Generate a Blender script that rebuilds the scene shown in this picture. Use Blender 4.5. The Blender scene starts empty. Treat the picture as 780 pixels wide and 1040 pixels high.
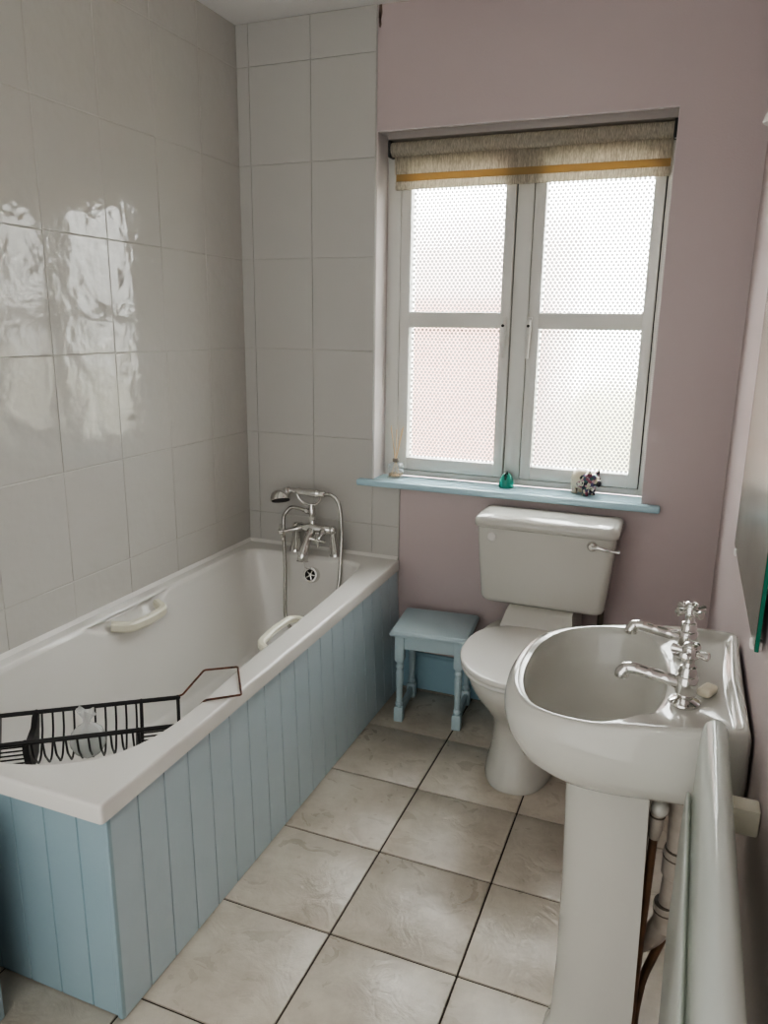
import bpy, bmesh, math, random
from mathutils import Vector, Matrix
random.seed(7)
S = bpy.context.scene
COL = S.collection
PI = math.pi

# ------------------------------------------------------------------ materials
def _nodes(name):
    m = bpy.data.materials.new(name); m.use_nodes = True
    nt = m.node_tree
    return m, nt, nt.nodes['Principled BSDF']

def mat(name, col, rough=.5, metal=0., bump=None, var=None, spec=.5, coat=0., trans=0., alpha=1., ior=1.45, sss=0.):
    """bump=(scale, distance, detail); var=(scale, colour2, amount)"""
    m, nt, p = _nodes(name)
    c = (*col, 1)
    p.inputs['Base Color'].default_value = c
    p.inputs['Roughness'].default_value = rough
    p.inputs['Metallic'].default_value = metal
    p.inputs['Specular IOR Level'].default_value = spec
    p.inputs['Coat Weight'].default_value = coat
    p.inputs['Transmission Weight'].default_value = trans
    p.inputs['IOR'].default_value = ior
    p.inputs['Alpha'].default_value = alpha
    tc = nt.nodes.new('ShaderNodeTexCoord')
    if var:
        n = nt.nodes.new('ShaderNodeTexNoise'); n.inputs['Scale'].default_value = var[0]; n.inputs['Detail'].default_value = 6
        r = nt.nodes.new('ShaderNodeMix'); r.data_type = 'RGBA'
        r.inputs[6].default_value = c; r.inputs[7].default_value = (*var[1], 1)
        mr = nt.nodes.new('ShaderNodeMapRange'); mr.inputs[1].default_value = .35; mr.inputs[2].default_value = .7; mr.inputs[4].default_value = var[2]
        nt.links.new(tc.outputs['Object'], n.inputs['Vector'])
        nt.links.new(n.outputs['Fac'], mr.inputs[0]); nt.links.new(mr.outputs[0], r.inputs[0])
        nt.links.new(r.outputs[2], p.inputs['Base Color'])
    if bump:
        n = nt.nodes.new('ShaderNodeTexNoise'); n.inputs['Scale'].default_value = bump[0]; n.inputs['Detail'].default_value = bump[2] if len(bump) > 2 else 2
        b = nt.nodes.new('ShaderNodeBump'); b.inputs['Distance'].default_value = bump[1]; b.inputs['Strength'].default_value = 1
        nt.links.new(tc.outputs['Object'], n.inputs['Vector'])
        nt.links.new(n.outputs['Fac'], b.inputs['Height']); nt.links.new(b.outputs[0], p.inputs['Normal'])
    return m

M = {}
M['wall_tile'] = mat('white_glazed_tile', (.56, .55, .515), .07, bump=(15., .0026, 2.), spec=.6)
M['wall_grout'] = mat('pale_grout', (.50, .49, .455), .7)
M['wall_tile_far'] = mat('white_glazed_tile_far', (.53, .525, .495), .12, bump=(9., .001, 1), spec=.45)
M['pink'] = mat('pale_pink_emulsion', (.53, .452, .447), .5, bump=(180., .0004, 2), var=(3., (.505, .43, .425), .5))
M['reveal_lit'] = mat('pink_reveal_lightened', (.70, .645, .63), .5)  # the wall's pink made lighter: window brightness put into the colour
M['rail_grey'] = mat('shadow_grey_rail', (.34, .31, .29), .5)  # head rail darkened: the shade above the roll is in its colour
M['white_paint'] = mat('white_emulsion', (.78, .76, .73), .6)
M['ceiling'] = mat('ceiling_white', (.80, .79, .77), .8)
M['upvc'] = mat('white_window_plastic', (.70, .70, .66), .3)
M['seal'] = mat('black_rubber', (.03, .03, .03), .6)
M['sill'] = mat('pale_blue_gloss_paint', (.46, .655, .73), .22, bump=(60., .0004, 2))
M['panel'] = mat('pale_blue_satin_paint', (.50, .60, .645), .32, bump=(50., .0004, 2), var=(8., (.47, .575, .62), .5))
M['panel_end_shaded'] = mat('shaded_blue_satin', (.33, .455, .505), .35, bump=(50., .0004, 2), var=(6., (.30, .42, .475), .6))  # side panel's pale blue with the end's shade put into the colour
M['skirt'] = mat('blue_baseboard_paint', (.34, .52, .60), .3)
M['stool'] = mat('stool_blue_paint', (.50, .63, .675), .4, bump=(70., .0005, 2))
M['acrylic'] = mat('white_acrylic', (.76, .75, .71), .10, spec=.5)
M['ceramic'] = mat('white_vitreous_china', (.60, .598, .55), .07, spec=.6)
M['ceramic2'] = mat('white_toilet_china', (.58, .575, .525), .12, spec=.5)
M['seat'] = mat('white_seat_plastic', (.70, .69, .65), .16)
M['chrome'] = mat('chrome', (.72, .71, .69), .08, metal=1.)
M['hose'] = mat('ribbed_chrome_hose', (.50, .49, .46), .25, metal=1.)
M['dark'] = mat('dark_hole', (.012, .012, .012), .5)
M['cream'] = mat('cream_plastic', (.80, .78, .64), .3)
M['black'] = mat('black_coated_wire', (.015, .015, .016), .38)
M['copperwire'] = mat('rusty_wire', (.20, .09, .055), .4, metal=.5, var=(60., (.05, .03, .025), 1.))
M['pvc'] = mat('grey_white_pvc', (.47, .43, .375), .4, var=(18., (.30, .26, .21), .8))
M['pvc_ring'] = mat('dark_pipe_seam', (.10, .085, .065), .6)
M['copper'] = mat('tarnished_copper', (.22, .125, .07), .45, metal=.55, var=(25., (.12, .08, .05), 1.))
M['soap'] = mat('cream_soap', (.78, .72, .58), .4)
M['fabric'] = None
M['egg'] = mat('glossy_green_glaze', (.035, .30, .22), .15, var=(30., (.02, .22, .17), .8))
M['egg_dark'] = mat('dark_green_glaze', (.008, .045, .035), .2)
M['reed'] = mat('natural_reed', (.72, .55, .34), .7)
M['oil'] = mat('amber_diffuser_oil', (.75, .55, .28), .1, trans=.8, ior=1.3)
M['bottle_glass'] = None
M['bag'] = None
M['bath_salts'] = mat('grey_green_bath_salts', (.33, .40, .38), .6, bump=(300., .001, 2), var=(120., (.55, .62, .60), .8))
M['floor_grout'] = mat('dark_floor_grout', (.055, .045, .036), .9)
M['caulk'] = mat('white_sealant', (.74, .73, .69), .4)
M['mirror'] = mat('silvered_glass', (.30, .32, .29), .24, metal=.7, bump=(6., .001, 4), var=(9., (.44, .46, .42), 1.))
M['green_glass'] = mat('green_glass_edge', (.01, .16, .10), .15)
M['brick'] = None
M['door'] = mat('white_door_paint', (.75, .73, .69), .4)
M['vinyl'] = None
M['chip'] = mat('chipped_plaster', (.20, .15, .12), .9)
M['lampshade'] = mat('white_glass_shade', (.90, .89, .86), .2)

def floor_tile_mat():
    m, nt, p = _nodes('beige_slate_effect_tile')
    L = nt.links.new
    tc = nt.nodes.new('ShaderNodeTexCoord')
    n1 = nt.nodes.new('ShaderNodeTexNoise'); n1.inputs['Scale'].default_value = 5; n1.inputs['Detail'].default_value = 9; n1.inputs['Roughness'].default_value = .65
    n2 = nt.nodes.new('ShaderNodeTexNoise'); n2.inputs['Scale'].default_value = 11; n2.inputs['Detail'].default_value = 5; n2.inputs['Distortion'].default_value = 1.8
    cr = nt.nodes.new('ShaderNodeValToRGB'); e = cr.color_ramp.elements
    e[0].position = .32; e[0].color = (.42, .375, .305, 1); e[1].position = .68; e[1].color = (.63, .585, .50, 1)
    at = nt.nodes.new('ShaderNodeAttribute'); at.attribute_name = 'tone'
    mx = nt.nodes.new('ShaderNodeMix'); mx.data_type = 'RGBA'; mx.blend_type = 'MULTIPLY'; mx.inputs[0].default_value = 1
    L(tc.outputs['Object'], n1.inputs['Vector']); L(tc.outputs['Object'], n2.inputs['Vector'])
    L(n1.outputs['Fac'], cr.inputs[0]); L(cr.outputs[0], mx.inputs[6]); L(at.outputs['Color'], mx.inputs[7])
    L(mx.outputs[2], p.inputs['Base Color'])
    mr = nt.nodes.new('ShaderNodeMapRange'); mr.inputs[1].default_value = .3; mr.inputs[2].default_value = .7
    mr.inputs[3].default_value = .24; mr.inputs[4].default_value = .42
    L(n2.outputs['Fac'], mr.inputs[0]); L(mr.outputs[0], p.inputs['Roughness'])
    ad = nt.nodes.new('ShaderNodeMath'); ad.operation = 'MULTIPLY_ADD'; ad.inputs[1].default_value = .8
    L(n2.outputs['Fac'], ad.inputs[0]); L(n1.outputs['Fac'], ad.inputs[2])
    b = nt.nodes.new('ShaderNodeBump'); b.inputs['Distance'].default_value = .0045; b.inputs['Strength'].default_value = 1
    L(ad.outputs[0], b.inputs['Height']); L(b.outputs[0], p.inputs['Normal'])
    return m
M['floor_tile'] = floor_tile_mat()

def fabric_mat():
    m, nt, p = _nodes('woven_linen_fabric')
    L = nt.links.new
    tc = nt.nodes.new('ShaderNodeTexCoord')
    ma = nt.nodes.new('ShaderNodeMapping'); ma.inputs['Scale'].default_value = (420, 60, 26)
    mb = nt.nodes.new('ShaderNodeMapping'); mb.inputs['Scale'].default_value = (520, 60, 90)
    na = nt.nodes.new('ShaderNodeTexNoise'); nb = nt.nodes.new('ShaderNodeTexNoise')
    for q in (na, nb): q.inputs['Scale'].default_value = 1; q.inputs['Detail'].default_value = 2
    L(tc.outputs['Object'], ma.inputs[0]); L(tc.outputs['Object'], mb.inputs[0]); L(ma.outputs[0], na.inputs['Vector']); L(mb.outputs[0], nb.inputs['Vector'])
    ad = nt.nodes.new('ShaderNodeMath'); ad.operation = 'ADD'; L(na.outputs['Fac'], ad.inputs[0]); L(nb.outputs['Fac'], ad.inputs[1])
    cr = nt.nodes.new('ShaderNodeValToRGB'); e = cr.color_ramp.elements
    e[0].position = .38; e[0].color = (.42, .39, .33, 1); e[1].position = .62; e[1].color = (.74, .70, .61, 1)
    dv = nt.nodes.new('ShaderNodeMath'); dv.operation = 'MULTIPLY'; dv.inputs[1].default_value = .5
    L(ad.outputs[0], dv.inputs[0]); L(dv.outputs[0], cr.inputs[0])
    df = nt.nodes.new('ShaderNodeBsdfDiffuse'); tl = nt.nodes.new('ShaderNodeBsdfTranslucent')
    ms = nt.nodes.new('ShaderNodeMixShader'); ms.inputs[0].default_value = .6
    L(cr.outputs[0], df.inputs[0]); L(cr.outputs[0], tl.inputs[0]); L(df.outputs[0], ms.inputs[1]); L(tl.outputs[0], ms.inputs[2])
    L(ms.outputs[0], nt.nodes['Material Output'].inputs['Surface'])
    return m
M['fabric'] = fabric_mat()
def hem_mat():
    m, nt, p = _nodes('ochre_hem_lining')
    L = nt.links.new
    df = nt.nodes.new('ShaderNodeBsdfDiffuse'); tl = nt.nodes.new('ShaderNodeBsdfTranslucent')
    df.inputs[0].default_value = (.48, .36, .19, 1); tl.inputs[0].default_value = (.55, .40, .20, 1)
    ms = nt.nodes.new('ShaderNodeMixShader'); ms.inputs[0].default_value = .45
    L(df.outputs[0], ms.inputs[1]); L(tl.outputs[0], ms.inputs[2]); L(ms.outputs[0], nt.nodes['Material Output'].inputs['Surface'])
    return m
M['hem'] = hem_mat()

def pane_mat():
    """obscured glass rolled with a close pattern of staggered round dimples"""
    m, nt, p = _nodes('dimpled_obscure_glass')
    nt.nodes.remove(p)
    L = nt.links.new; N = nt.nodes.new
    tc = N('ShaderNodeTexCoord'); sx = N('ShaderNodeSeparateXYZ'); L(tc.outputs['Object'], sx.inputs[0])
    cb = N('ShaderNodeCombineXYZ')
    du = N('ShaderNodeMath'); du.operation = 'MULTIPLY'; du.inputs[1].default_value = 1/.0155; L(sx.outputs[0], du.inputs[0])
    dv = N('ShaderNodeMath'); dv.operation = 'MULTIPLY'; dv.inputs[1].default_value = 1/.0225; L(sx.outputs[2], dv.inputs[0])
    L(du.outputs[0], cb.inputs[0]); L(dv.outputs[0], cb.inputs[1])
    ds = []
    for off in (0., .5):
        a = N('ShaderNodeVectorMath'); a.operation = 'ADD'; a.inputs[1].default_value = (off, off, 0); L(cb.outputs[0], a.inputs[0])
        f = N('ShaderNodeVectorMath'); f.operation = 'FRACTION'; L(a.outputs[0], f.inputs[0])
        s = N('ShaderNodeVectorMath'); s.operation = 'SUBTRACT'; s.inputs[1].default_value = (.5, .5, 0); L(f.outputs[0], s.inputs[0])
        k = N('ShaderNodeVectorMath'); k.operation = 'MULTIPLY'; k.inputs[1].default_value = (1, 1.45, 0); L(s.outputs[0], k.inputs[0])
        l = N('ShaderNodeVectorMath'); l.operation = 'LENGTH'; L(k.outputs[0], l.inputs[0]); ds.append(l)
    mn = N('ShaderNodeMath'); mn.operation = 'MINIMUM'; L(ds[0].outputs['Value'], mn.inputs[0]); L(ds[1].outputs['Value'], mn.inputs[1])
    mr = N('ShaderNodeMapRange'); mr.interpolation_type = 'SMOOTHSTEP'
    mr.inputs[1].default_value = .24; mr.inputs[2].default_value = .44; mr.inputs[3].default_value = 1; mr.inputs[4].default_value = 0
    L(mn.outputs[0], mr.inputs[0])
    bp = N('ShaderNodeBump'); bp.inputs['Distance'].default_value = .0012; bp.inputs['Strength'].default_value = .6; L(mn.outputs[0], bp.inputs['Height'])
    rf = N('ShaderNodeBsdfRefraction'); rf.inputs['Roughness'].default_value = .17; rf.inputs['IOR'].default_value = 1.4; rf.inputs[0].default_value = (.97, .975, .965, 1)
    L(bp.outputs[0], rf.inputs['Normal'])
    tr = N('ShaderNodeBsdfTransparent'); tr.inputs[0].default_value = (.97, .975, .965, 1)
    br = N('ShaderNodeMixShader'); br.inputs[0].default_value = .45; L(rf.outputs[0], br.inputs[1]); L(tr.outputs[0], br.inputs[2])
    tl = N('ShaderNodeBsdfTranslucent'); tl.inputs[0].default_value = (.09, .09, .088, 1)
    ms = N('ShaderNodeMixShader'); sc = N('ShaderNodeMath'); sc.operation = 'MULTIPLY'; sc.inputs[1].default_value = .82
    L(mr.outputs[0], sc.inputs[0]); L(sc.outputs[0], ms.inputs[0]); L(br.outputs[0], ms.inputs[1]); L(tl.outputs[0], ms.inputs[2])
    gl = N('ShaderNodeBsdfGlossy'); gl.inputs['Roughness'].default_value = .15
    fr = N('ShaderNodeMixShader'); fr.inputs[0].default_value = .05; L(ms.outputs[0], fr.inputs[1]); L(gl.outputs[0], fr.inputs[2])
    L(fr.outputs[0], nt.nodes['Material Output'].inputs['Surface'])
    return m
M['pane'] = pane_mat()

def vinyl_mat():
    m, nt, p = _nodes('pale_glossy_vinyl')
    L = nt.links.new; N = nt.nodes.new
    p.inputs['Base Color'].default_value = (.90, .93, .90, 1); p.inputs['Roughness'].default_value = .09; p.inputs['Specular IOR Level'].default_value = .7
    tl = N('ShaderNodeBsdfTranslucent'); tl.inputs[0].default_value = (.88, .91, .87, 1)
    t = N('ShaderNodeBsdfTransparent'); t.inputs[0].default_value = (.95, .97, .95, 1)
    a = N('ShaderNodeMixShader'); a.inputs[0].default_value = .4; L(p.outputs[0], a.inputs[1]); L(tl.outputs[0], a.inputs[2])
    c = N('ShaderNodeMixShader'); c.inputs[0].default_value = .12; L(a.outputs[0], c.inputs[1]); L(t.outputs[0], c.inputs[2])
    L(c.outputs[0], nt.nodes['Material Output'].inputs['Surface'])
    return m

def film_mat(name, col, white, rough, fac):
    m, nt, p = _nodes(name)
    L = nt.links.new; N = nt.nodes.new
    p.inputs['Base Color'].default_value = (*white, 1); p.inputs['Roughness'].default_value = rough
    tc = N('ShaderNodeTexCoord')
    n = N('ShaderNodeTexNoise'); n.inputs['Scale'].default_value = 22; n.inputs['Detail'].default_value = 3
    b = N('ShaderNodeBump'); b.inputs['Distance'].default_value = .002; L(tc.outputs['Object'], n.inputs['Vector']); L(n.outputs['Fac'], b.inputs['Height'])
    if name.startswith('clear'): L(b.outputs[0], p.inputs['Normal'])
    t = N('ShaderNodeBsdfTransparent'); t.inputs[0].default_value = (*col, 1)
    ms = N('ShaderNodeMixShader'); ms.inputs[0].default_value = fac
    L(p.outputs[0], ms.inputs[1]); L(t.outputs[0], ms.inputs[2]); L(ms.outputs[0], nt.nodes['Material Output'].inputs['Surface'])
    return m
M['bag'] = film_mat('clear_bag_film', (.97, .98, .975), (.93, .94, .93), .10, .52)
M['vinyl'] = vinyl_mat()
M['bottle_glass'] = film_mat('bottle_glass', (.97, .98, .98), (.85, .87, .87), .04, .87)

def brick_mat():
    m, nt, p = _nodes('pink_render_brick')
    L = nt.links.new; N = nt.nodes.new
    tc = N('ShaderNodeTexCoord'); ma = N('ShaderNodeMapping'); ma.inputs['Rotation'].default_value = (PI/2, 0, 0)
    b = N('ShaderNodeTexBrick'); b.inputs['Scale'].default_value = 4
    b.inputs['Color1'].default_value = (.19, .09, .068, 1); b.inputs['Color2'].default_value = (.22, .11, .085, 1); b.inputs['Mortar'].default_value = (.30, .22, .19, 1)
    L(tc.outputs['Object'], ma.inputs[0]); L(ma.outputs[0], b.inputs['Vector']); L(b.outputs[0], p.inputs['Base Color'])
    return m
M['brick'] = brick_mat()
M['hedge'] = mat('pale_hedge', (.22, .22, .15), .8, var=(14., (.31, .295, .21), 1.))  # pale green, mottled at random by noise
M['gravel'] = mat('pale_gravel', (.24, .225, .18), .9, var=(40., (.2, .19, .155), 1.))
M['render'] = mat('pale_render', (.36, .31, .295), .9)

def pig_mat():
    m, nt, p = _nodes('hand_painted_floral_glaze')
    L = nt.links.new; N = nt.nodes.new
    tc = N('ShaderNodeTexCoord')
    v = N('ShaderNodeTexVoronoi'); v.inputs['Scale'].default_value = 120
    L(tc.outputs['Object'], v.inputs['Vector'])
    cr = N('ShaderNodeValToRGB'); cr.color_ramp.interpolation = 'CONSTANT'
    cols = [(0, (.22, .07, .11)), (.16, (.09, .07, .15)), (.30, (.42, .25, .29)), (.42, (.03, .03, .045)), (.60, (.50, .45, .34)), (.74, (.05, .11, .11)), (.86, (.58, .53, .42))]
    e = cr.color_ramp.elements
    e[0].position = 0; e[0].color = (*cols[0][1], 1); e[1].position = cols[1][0]; e[1].color = (*cols[1][1], 1)
    for q, c in cols[2:]:
        k = e.new(q); k.color = (*c, 1)
    sp = N('ShaderNodeSeparateColor'); L(v.outputs['Color'], sp.inputs[0]); L(sp.outputs[0], cr.inputs[0])
    sx = N('ShaderNodeSeparateXYZ'); L(tc.outputs['Object'], sx.inputs[0])
    # rump (low x) and back (high z) stay cream, head and legs carry the flowers
    k = N('ShaderNodeMath'); k.operation = 'MULTIPLY_ADD'; k.inputs[1].default_value = -.55; L(sx.outputs[2], k.inputs[0]); L(sx.outputs[0], k.inputs[2])
    n = N('ShaderNodeTexNoise'); n.inputs['Scale'].default_value = 60; L(tc.outputs['Object'], n.inputs['Vector'])
    k2 = N('ShaderNodeMath'); k2.operation = 'MULTIPLY_ADD'; k2.inputs[1].default_value = .05; L(n.outputs['Fac'], k2.inputs[0]); L(k.outputs[0], k2.inputs[2])
    mr = N('ShaderNodeMapRange'); mr.inputs[1].default_value = -.002; mr.inputs[2].default_value = .006; L(k2.outputs[0], mr.inputs[0])
    mx = N('ShaderNodeMix'); mx.data_type = 'RGBA'; mx.inputs[6].default_value = (.60, .54, .42, 1); L(cr.outputs[0], mx.inputs[7]); L(mr.outputs[0], mx.inputs[0])
    L(mx.outputs[2], p.inputs['Base Color']); p.inputs['Roughness'].default_value = .18
    return m
M['pig'] = pig_mat()

# ------------------------------------------------------------------ mesh helpers
def smooth_path(pts, k=8, closed=False):
    P = [Vector(p) for p in pts]; n = len(P); out = []
    segs = n if closed else n - 1
    for i in range(segs):
        if closed: a, b, c, d = P[(i-1) % n], P[i], P[(i+1) % n], P[(i+2) % n]
        else: a, b, c, d = P[max(i-1, 0)], P[i], P[i+1], P[min(i+2, n-1)]
        for j in range(k):
            t = j/k
            out.append(.5*((2*b) + (c-a)*t + (2*a-5*b+4*c-d)*t*t + (3*b-3*c+d-a)*t**3))
    if not closed: out.append(P[-1])
    return out

def bend_path(pts, r=.01, k=5):
    """polyline with rounded corners"""
    P = [Vector(p) for p in pts]; out = [P[0]]
    for i in range(1, len(P)-1):
        a, b, c = P[i-1], P[i], P[i+1]
        u = (a-b); v = (c-b); rr = min(r, u.length*.45, v.length*.45)
        s = b+u.normalized()*rr; e = b+v.normalized()*rr
        for j in range(k+1):
            t = j/k; out.append(s*(1-t)**2+b*2*t*(1-t)+e*t*t)
    out.append(P[-1]); return out

class MB:
    def __init__(s): s.v = []; s.f = []; s.m = []; s.tone = {}
    def add(s, verts, faces, mi=0, X=None):
        o = len(s.v)
        s.v += [tuple((X @ Vector(v)) if X else v) for v in verts]
        s.f += [tuple(i+o for i in f) for f in faces]; s.m += [mi]*len(faces)
        return s
    def box(s, x0, x1, y0, y1, z0, z1, bev=0., seg=2, mi=0, X=None):
        bm = bmesh.new(); bmesh.ops.create_cube(bm, size=1)
        for v in bm.verts:
            v.co = Vector(((x0+x1)/2+v.co.x*(x1-x0), (y0+y1)/2+v.co.y*(y1-y0), (z0+z1)/2+v.co.z*(z1-z0)))
        if bev > 0:
            bmesh.ops.bevel(bm, geom=list(bm.edges), offset=min(bev, .49*min(abs(x1-x0), abs(y1-y0), abs(z1-z0))), segments=seg, profile=.5, affect='EDGES')
        bm.verts.index_update()
        s.add([v.co.copy() for v in bm.verts], [[v.index for v in f.verts] for f in bm.faces], mi, X)
        bm.free(); return s
    def loft(s, loops, cap0=True, cap1=True, mi=0, X=None, closed=True):
        n = len(loops[0]); V = [p for l in loops for p in l]; F = []
        for i in range(len(loops)-1):
            for j in range(n if closed else n-1):
                a = i*n+j; b = i*n+(j+1) % n
                F.append((a, b, b+n, a+n))
        if cap0: F.append(tuple(reversed(range(n))))
        if cap1: F.append(tuple(range((len(loops)-1)*n, len(loops)*n)))
        return s.add(V, F, mi, X)
    def tube(s, path, r, n=10, mi=0, closed=False, caps=True, X=None):
        P = [Vector(p) for p in path]; m = len(P)
        R = r if isinstance(r, (list, tuple)) else [r]*m
        T = []
        for i in range(m):
            a = P[i-1] if (i > 0 or closed) else P[i]; b = P[(i+1) % m] if (i < m-1 or closed) else P[i]
            d = b-a
            T.append(d.normalized() if d.length > 1e-9 else Vector((0, 0, 1)))
        u = T[0].orthogonal().normalized(); loops = []
        for i in range(m):
            u = (u - T[i]*u.dot(T[i])); u = u.normalized() if u.length > 1e-6 else T[i].orthogonal().normalized()
            w = T[i].cross(u)
            loops.append([P[i]+(u*math.cos(2*PI*j/n)+w*math.sin(2*PI*j/n))*R[i] for j in range(n)])
        if closed: loops.append(loops[0])
        return s.loft(loops, caps and not closed, caps and not closed, mi, X)
    def lathe(s, prof, n=24, mi=0, X=None, cap=True):
        loops = [[(r*math.cos(2*PI*j/n), r*math.sin(2*PI*j/n), z) for j in range(n)] for r, z in prof]
        return s.loft(loops, cap, cap, mi, X)
    def ball(s, c, rx, ry, rz, n=16, m=10, mi=0, X=None):
        prof = [(math.sin(PI*i/m), -math.cos(PI*i/m)) for i in range(1, m)]
        loops = [[(c[0]+rx*r*math.cos(2*PI*j/n), c[1]+ry*r*math.sin(2*PI*j/n), c[2]+rz*z) for j in range(n)] for r, z in prof]
        return s.loft(loops, True, True, mi, X)
    def build(s, name, mats, parent=None, origin=None, local=False, sharp=38, smooth=True):
        me = bpy.data.meshes.new(name)
        o = bpy.data.objects.new(name, me); COL.objects.link(o)
        if parent is not None:
            off = Vector((0, 0, 0)) if local else -WORLD[parent]
            o.parent = parent; WORLD[o] = Vector((0, 0, 0)) if local else WORLD[parent]
        else:
            if origin is None:
                xs = [v[0] for v in s.v]; ys = [v[1] for v in s.v]; zs = [v[2] for v in s.v]
                origin = ((min(xs)+max(xs))/2, (min(ys)+max(ys))/2, min(zs))
            off = -Vector(origin); o.location = origin; WORLD[o] = Vector(origin)
        me.from_pydata([Vector(v)+off for v in s.v], [], s.f)
        for mm in (mats if isinstance(mats, (list, tuple)) else [mats]): me.materials.append(mm)
        me.polygons.foreach_set('material_index', s.m)
        if s.tone:
            at = me.color_attributes.new('tone', 'FLOAT_COLOR', 'CORNER')
            for p in me.polygons:
                t = s.tone.get(p.index, 1.)
                for li in p.loop_indices: at.data[li].color = (t, t, t, 1)
        me.validate(); me.update()
        bm = bmesh.new(); bm.from_mesh(me); bmesh.ops.recalc_face_normals(bm, faces=bm.faces); bm.to_mesh(me); bm.free()
        if smooth:
            me.shade_smooth()
            me.set_sharp_from_angle(angle=math.radians(sharp))
        return o
WORLD = {}

def tag(o, label=None, cat=None, group=None, kind=None):
    if label: o['label'] = label
    if cat: o['category'] = cat
    if group: o['group'] = group
    if kind: o['kind'] = kind
    return o
def thing(name, loc, label, cat, rz=0., group=None):
    o = bpy.data.objects.new(name, None); COL.objects.link(o); o.empty_display_size = .05
    o.location = loc; o.rotation_euler = (0, 0, rz); WORLD[o] = Vector(loc)
    return tag(o, label, cat, group)
def struct(o): o['kind'] = 'structure'; return o

def rr(x0, x1, y0, y1, r, z, n=6, straight=1):
    """rounded rectangle loop, r single or 4 corner radii (x1y1, x0y1, x0y0, x1y0)"""
    R = r if isinstance(r, (list, tuple)) else [r]*4
    C = [(x1-R[0], y1-R[0], 0), (x0+R[1], y1-R[1], 1), (x0+R[2], y0+R[2], 2), (x1-R[3], y0+R[3], 3)]
    out = []
    for i, (cx, cy, q) in enumerate(C):
        for j in range(n+1):
            a = q*PI/2 + j/n*PI/2
            out.append((cx+R[i]*math.cos(a), cy+R[i]*math.sin(a), z))
    return out

def polar(poly, c, angs):
    """distance of closed outline from c along each angle"""
    n = len(poly); out = []
    for a in angs:
        dx, dy = math.cos(a), math.sin(a); best = 0
        for i in range(n):
            x0, y0 = poly[i][0]-c[0], poly[i][1]-c[1]; x1, y1 = poly[(i+1) % n][0]-c[0], poly[(i+1) % n][1]-c[1]
            ex, ey = x1-x0, y1-y0; den = dx*ey-dy*ex
            if abs(den) < 1e-12: continue
            t = (x0*ey-y0*ex)/den; s = (x0*dy-y0*dx)/den
            if t > 0 and -1e-6 <= s <= 1+1e-6: best = max(best, t)
        out.append(best)
    return out
def sstep(a, b, x):
    t = min(1, max(0, (x-a)/(b-a))); return t*t*(3-2*t)
def lerp(a, b, t): return a+(b-a)*t

# ------------------------------------------------------------------ room dimensions (metres; x across, y towards window, z up)
XR, YN, ZC = 1.80, -3.30, 2.467
TW, TH = .252, .3327
def cuts(lo, hi, a, step):
    k = math.ceil((lo-a)/step); out = [lo]
    while a+k*step < hi-1e-4:
        if a+k*step > lo+1e-4: out.append(a+k*step)
        k += 1
    return out+[hi]

# floor
b = MB()
b.box(0, XR, YN, .25, -.06, -.004, mi=1)
xs = cuts(0, XR, .9896, .3176); ys = cuts(YN, 0, -.3373, .3176)
rnd = random.Random(3)
for i in range(len(xs)-1):
    for j in range(len(ys)-1):
        g = .0024; n0 = len(b.f)
        b.box(xs[i]+g, xs[i+1]-g, ys[j]+g, ys[j+1]-g, -.014, 0, bev=.0022, seg=2)
        t = rnd.uniform(.92, 1.04)
        for k in range(n0, len(b.f)): b.tone[k] = t
struct(b.build('floor', [M['floor_tile'], M['floor_grout']], origin=(0, 0, 0)))

# tiled left wall: each glazed tile is a bevelled slab, very slightly out of true
def tile_field(b, us, vs, place, rnd, wob=.0005, g=.0011):
    for i in range(len(us)-1):
        for j in range(len(vs)-1):
            u0, u1, v0, v1 = us[i]+g, us[i+1]-g, vs[j]+g, vs[j+1]-g
            if u1-u0 < .006 or v1-v0 < .006: continue
            a, c, d = rnd.uniform(-wob, wob), rnd.uniform(-wob, wob), rnd.uniform(-wob, wob)
            h = lambda u, v: a*.6+c*((u-u0)/(u1-u0)-.5)*2+d*((v-v0)/(v1-v0)-.5)*2
            loops = []
            for ins, dep in ((0, -.006), (0, -.0012), (.0006, -.0004), (.0016, 0)):
                q = [(u0+ins, v0+ins), (u1-ins, v0+ins), (u1-ins, v1-ins), (u0+ins, v1-ins)]
                loops.append([place(u, v, dep+h(u, v)) for u, v in q])
            b.loft(loops, False, True)
b = MB()
b.box(-.15, -.0016, YN-.15, .25, -.06, ZC+.1, mi=1)
tile_field(b, cuts(YN, 0, -1.001, TW), cuts(0, ZC, 1.6587-20*TH, TH), lambda u, v, d: (d, u, v), random.Random(11))
struct(b.build('wall_left', [M['wall_tile'], M['wall_grout']], origin=(0, 0, 0), sharp=15))

# far wall with the window opening
OX0, OX1, OZ0, OZ1 = .558, 1.548, .842, 2.077
b = MB()
b.box(-.0, OX0, .004, .25, 0, ZC); b.box(OX1, XR+.15, .004, .25, 0, ZC)
b.box(OX0, OX1, .004, .25, 0, OZ0-.024); b.box(OX0, OX1, .004, .25, OZ1, ZC)
wf = struct(b.build('wall_far', M['pink'], origin=(0, 0, 0)))
b = MB()
b.box(0, OX0-.001, -.001, .0038, .02, ZC, mi=1); b.box(OX0-.001, .669, -.001, .0038, .02, .818, mi=1)
pf = lambda u, v, d: (u, -.005-d, v)
zs = cuts(0, ZC, 1.6587-20*TH, TH); rnd = random.Random(5)
GROUT_FAR = mat('far_grout', (.56, .55, .52), .7)
tile_field(b, cuts(0, OX0, .3042-TW, TW), [z for z in zs if z >= .8], pf, rnd, .0002, .0008)
zl = [z for z in zs if z < .8]
tile_field(b, cuts(0, .67, .3042-TW, TW), zl, pf, rnd, .0002, .0008)
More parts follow.
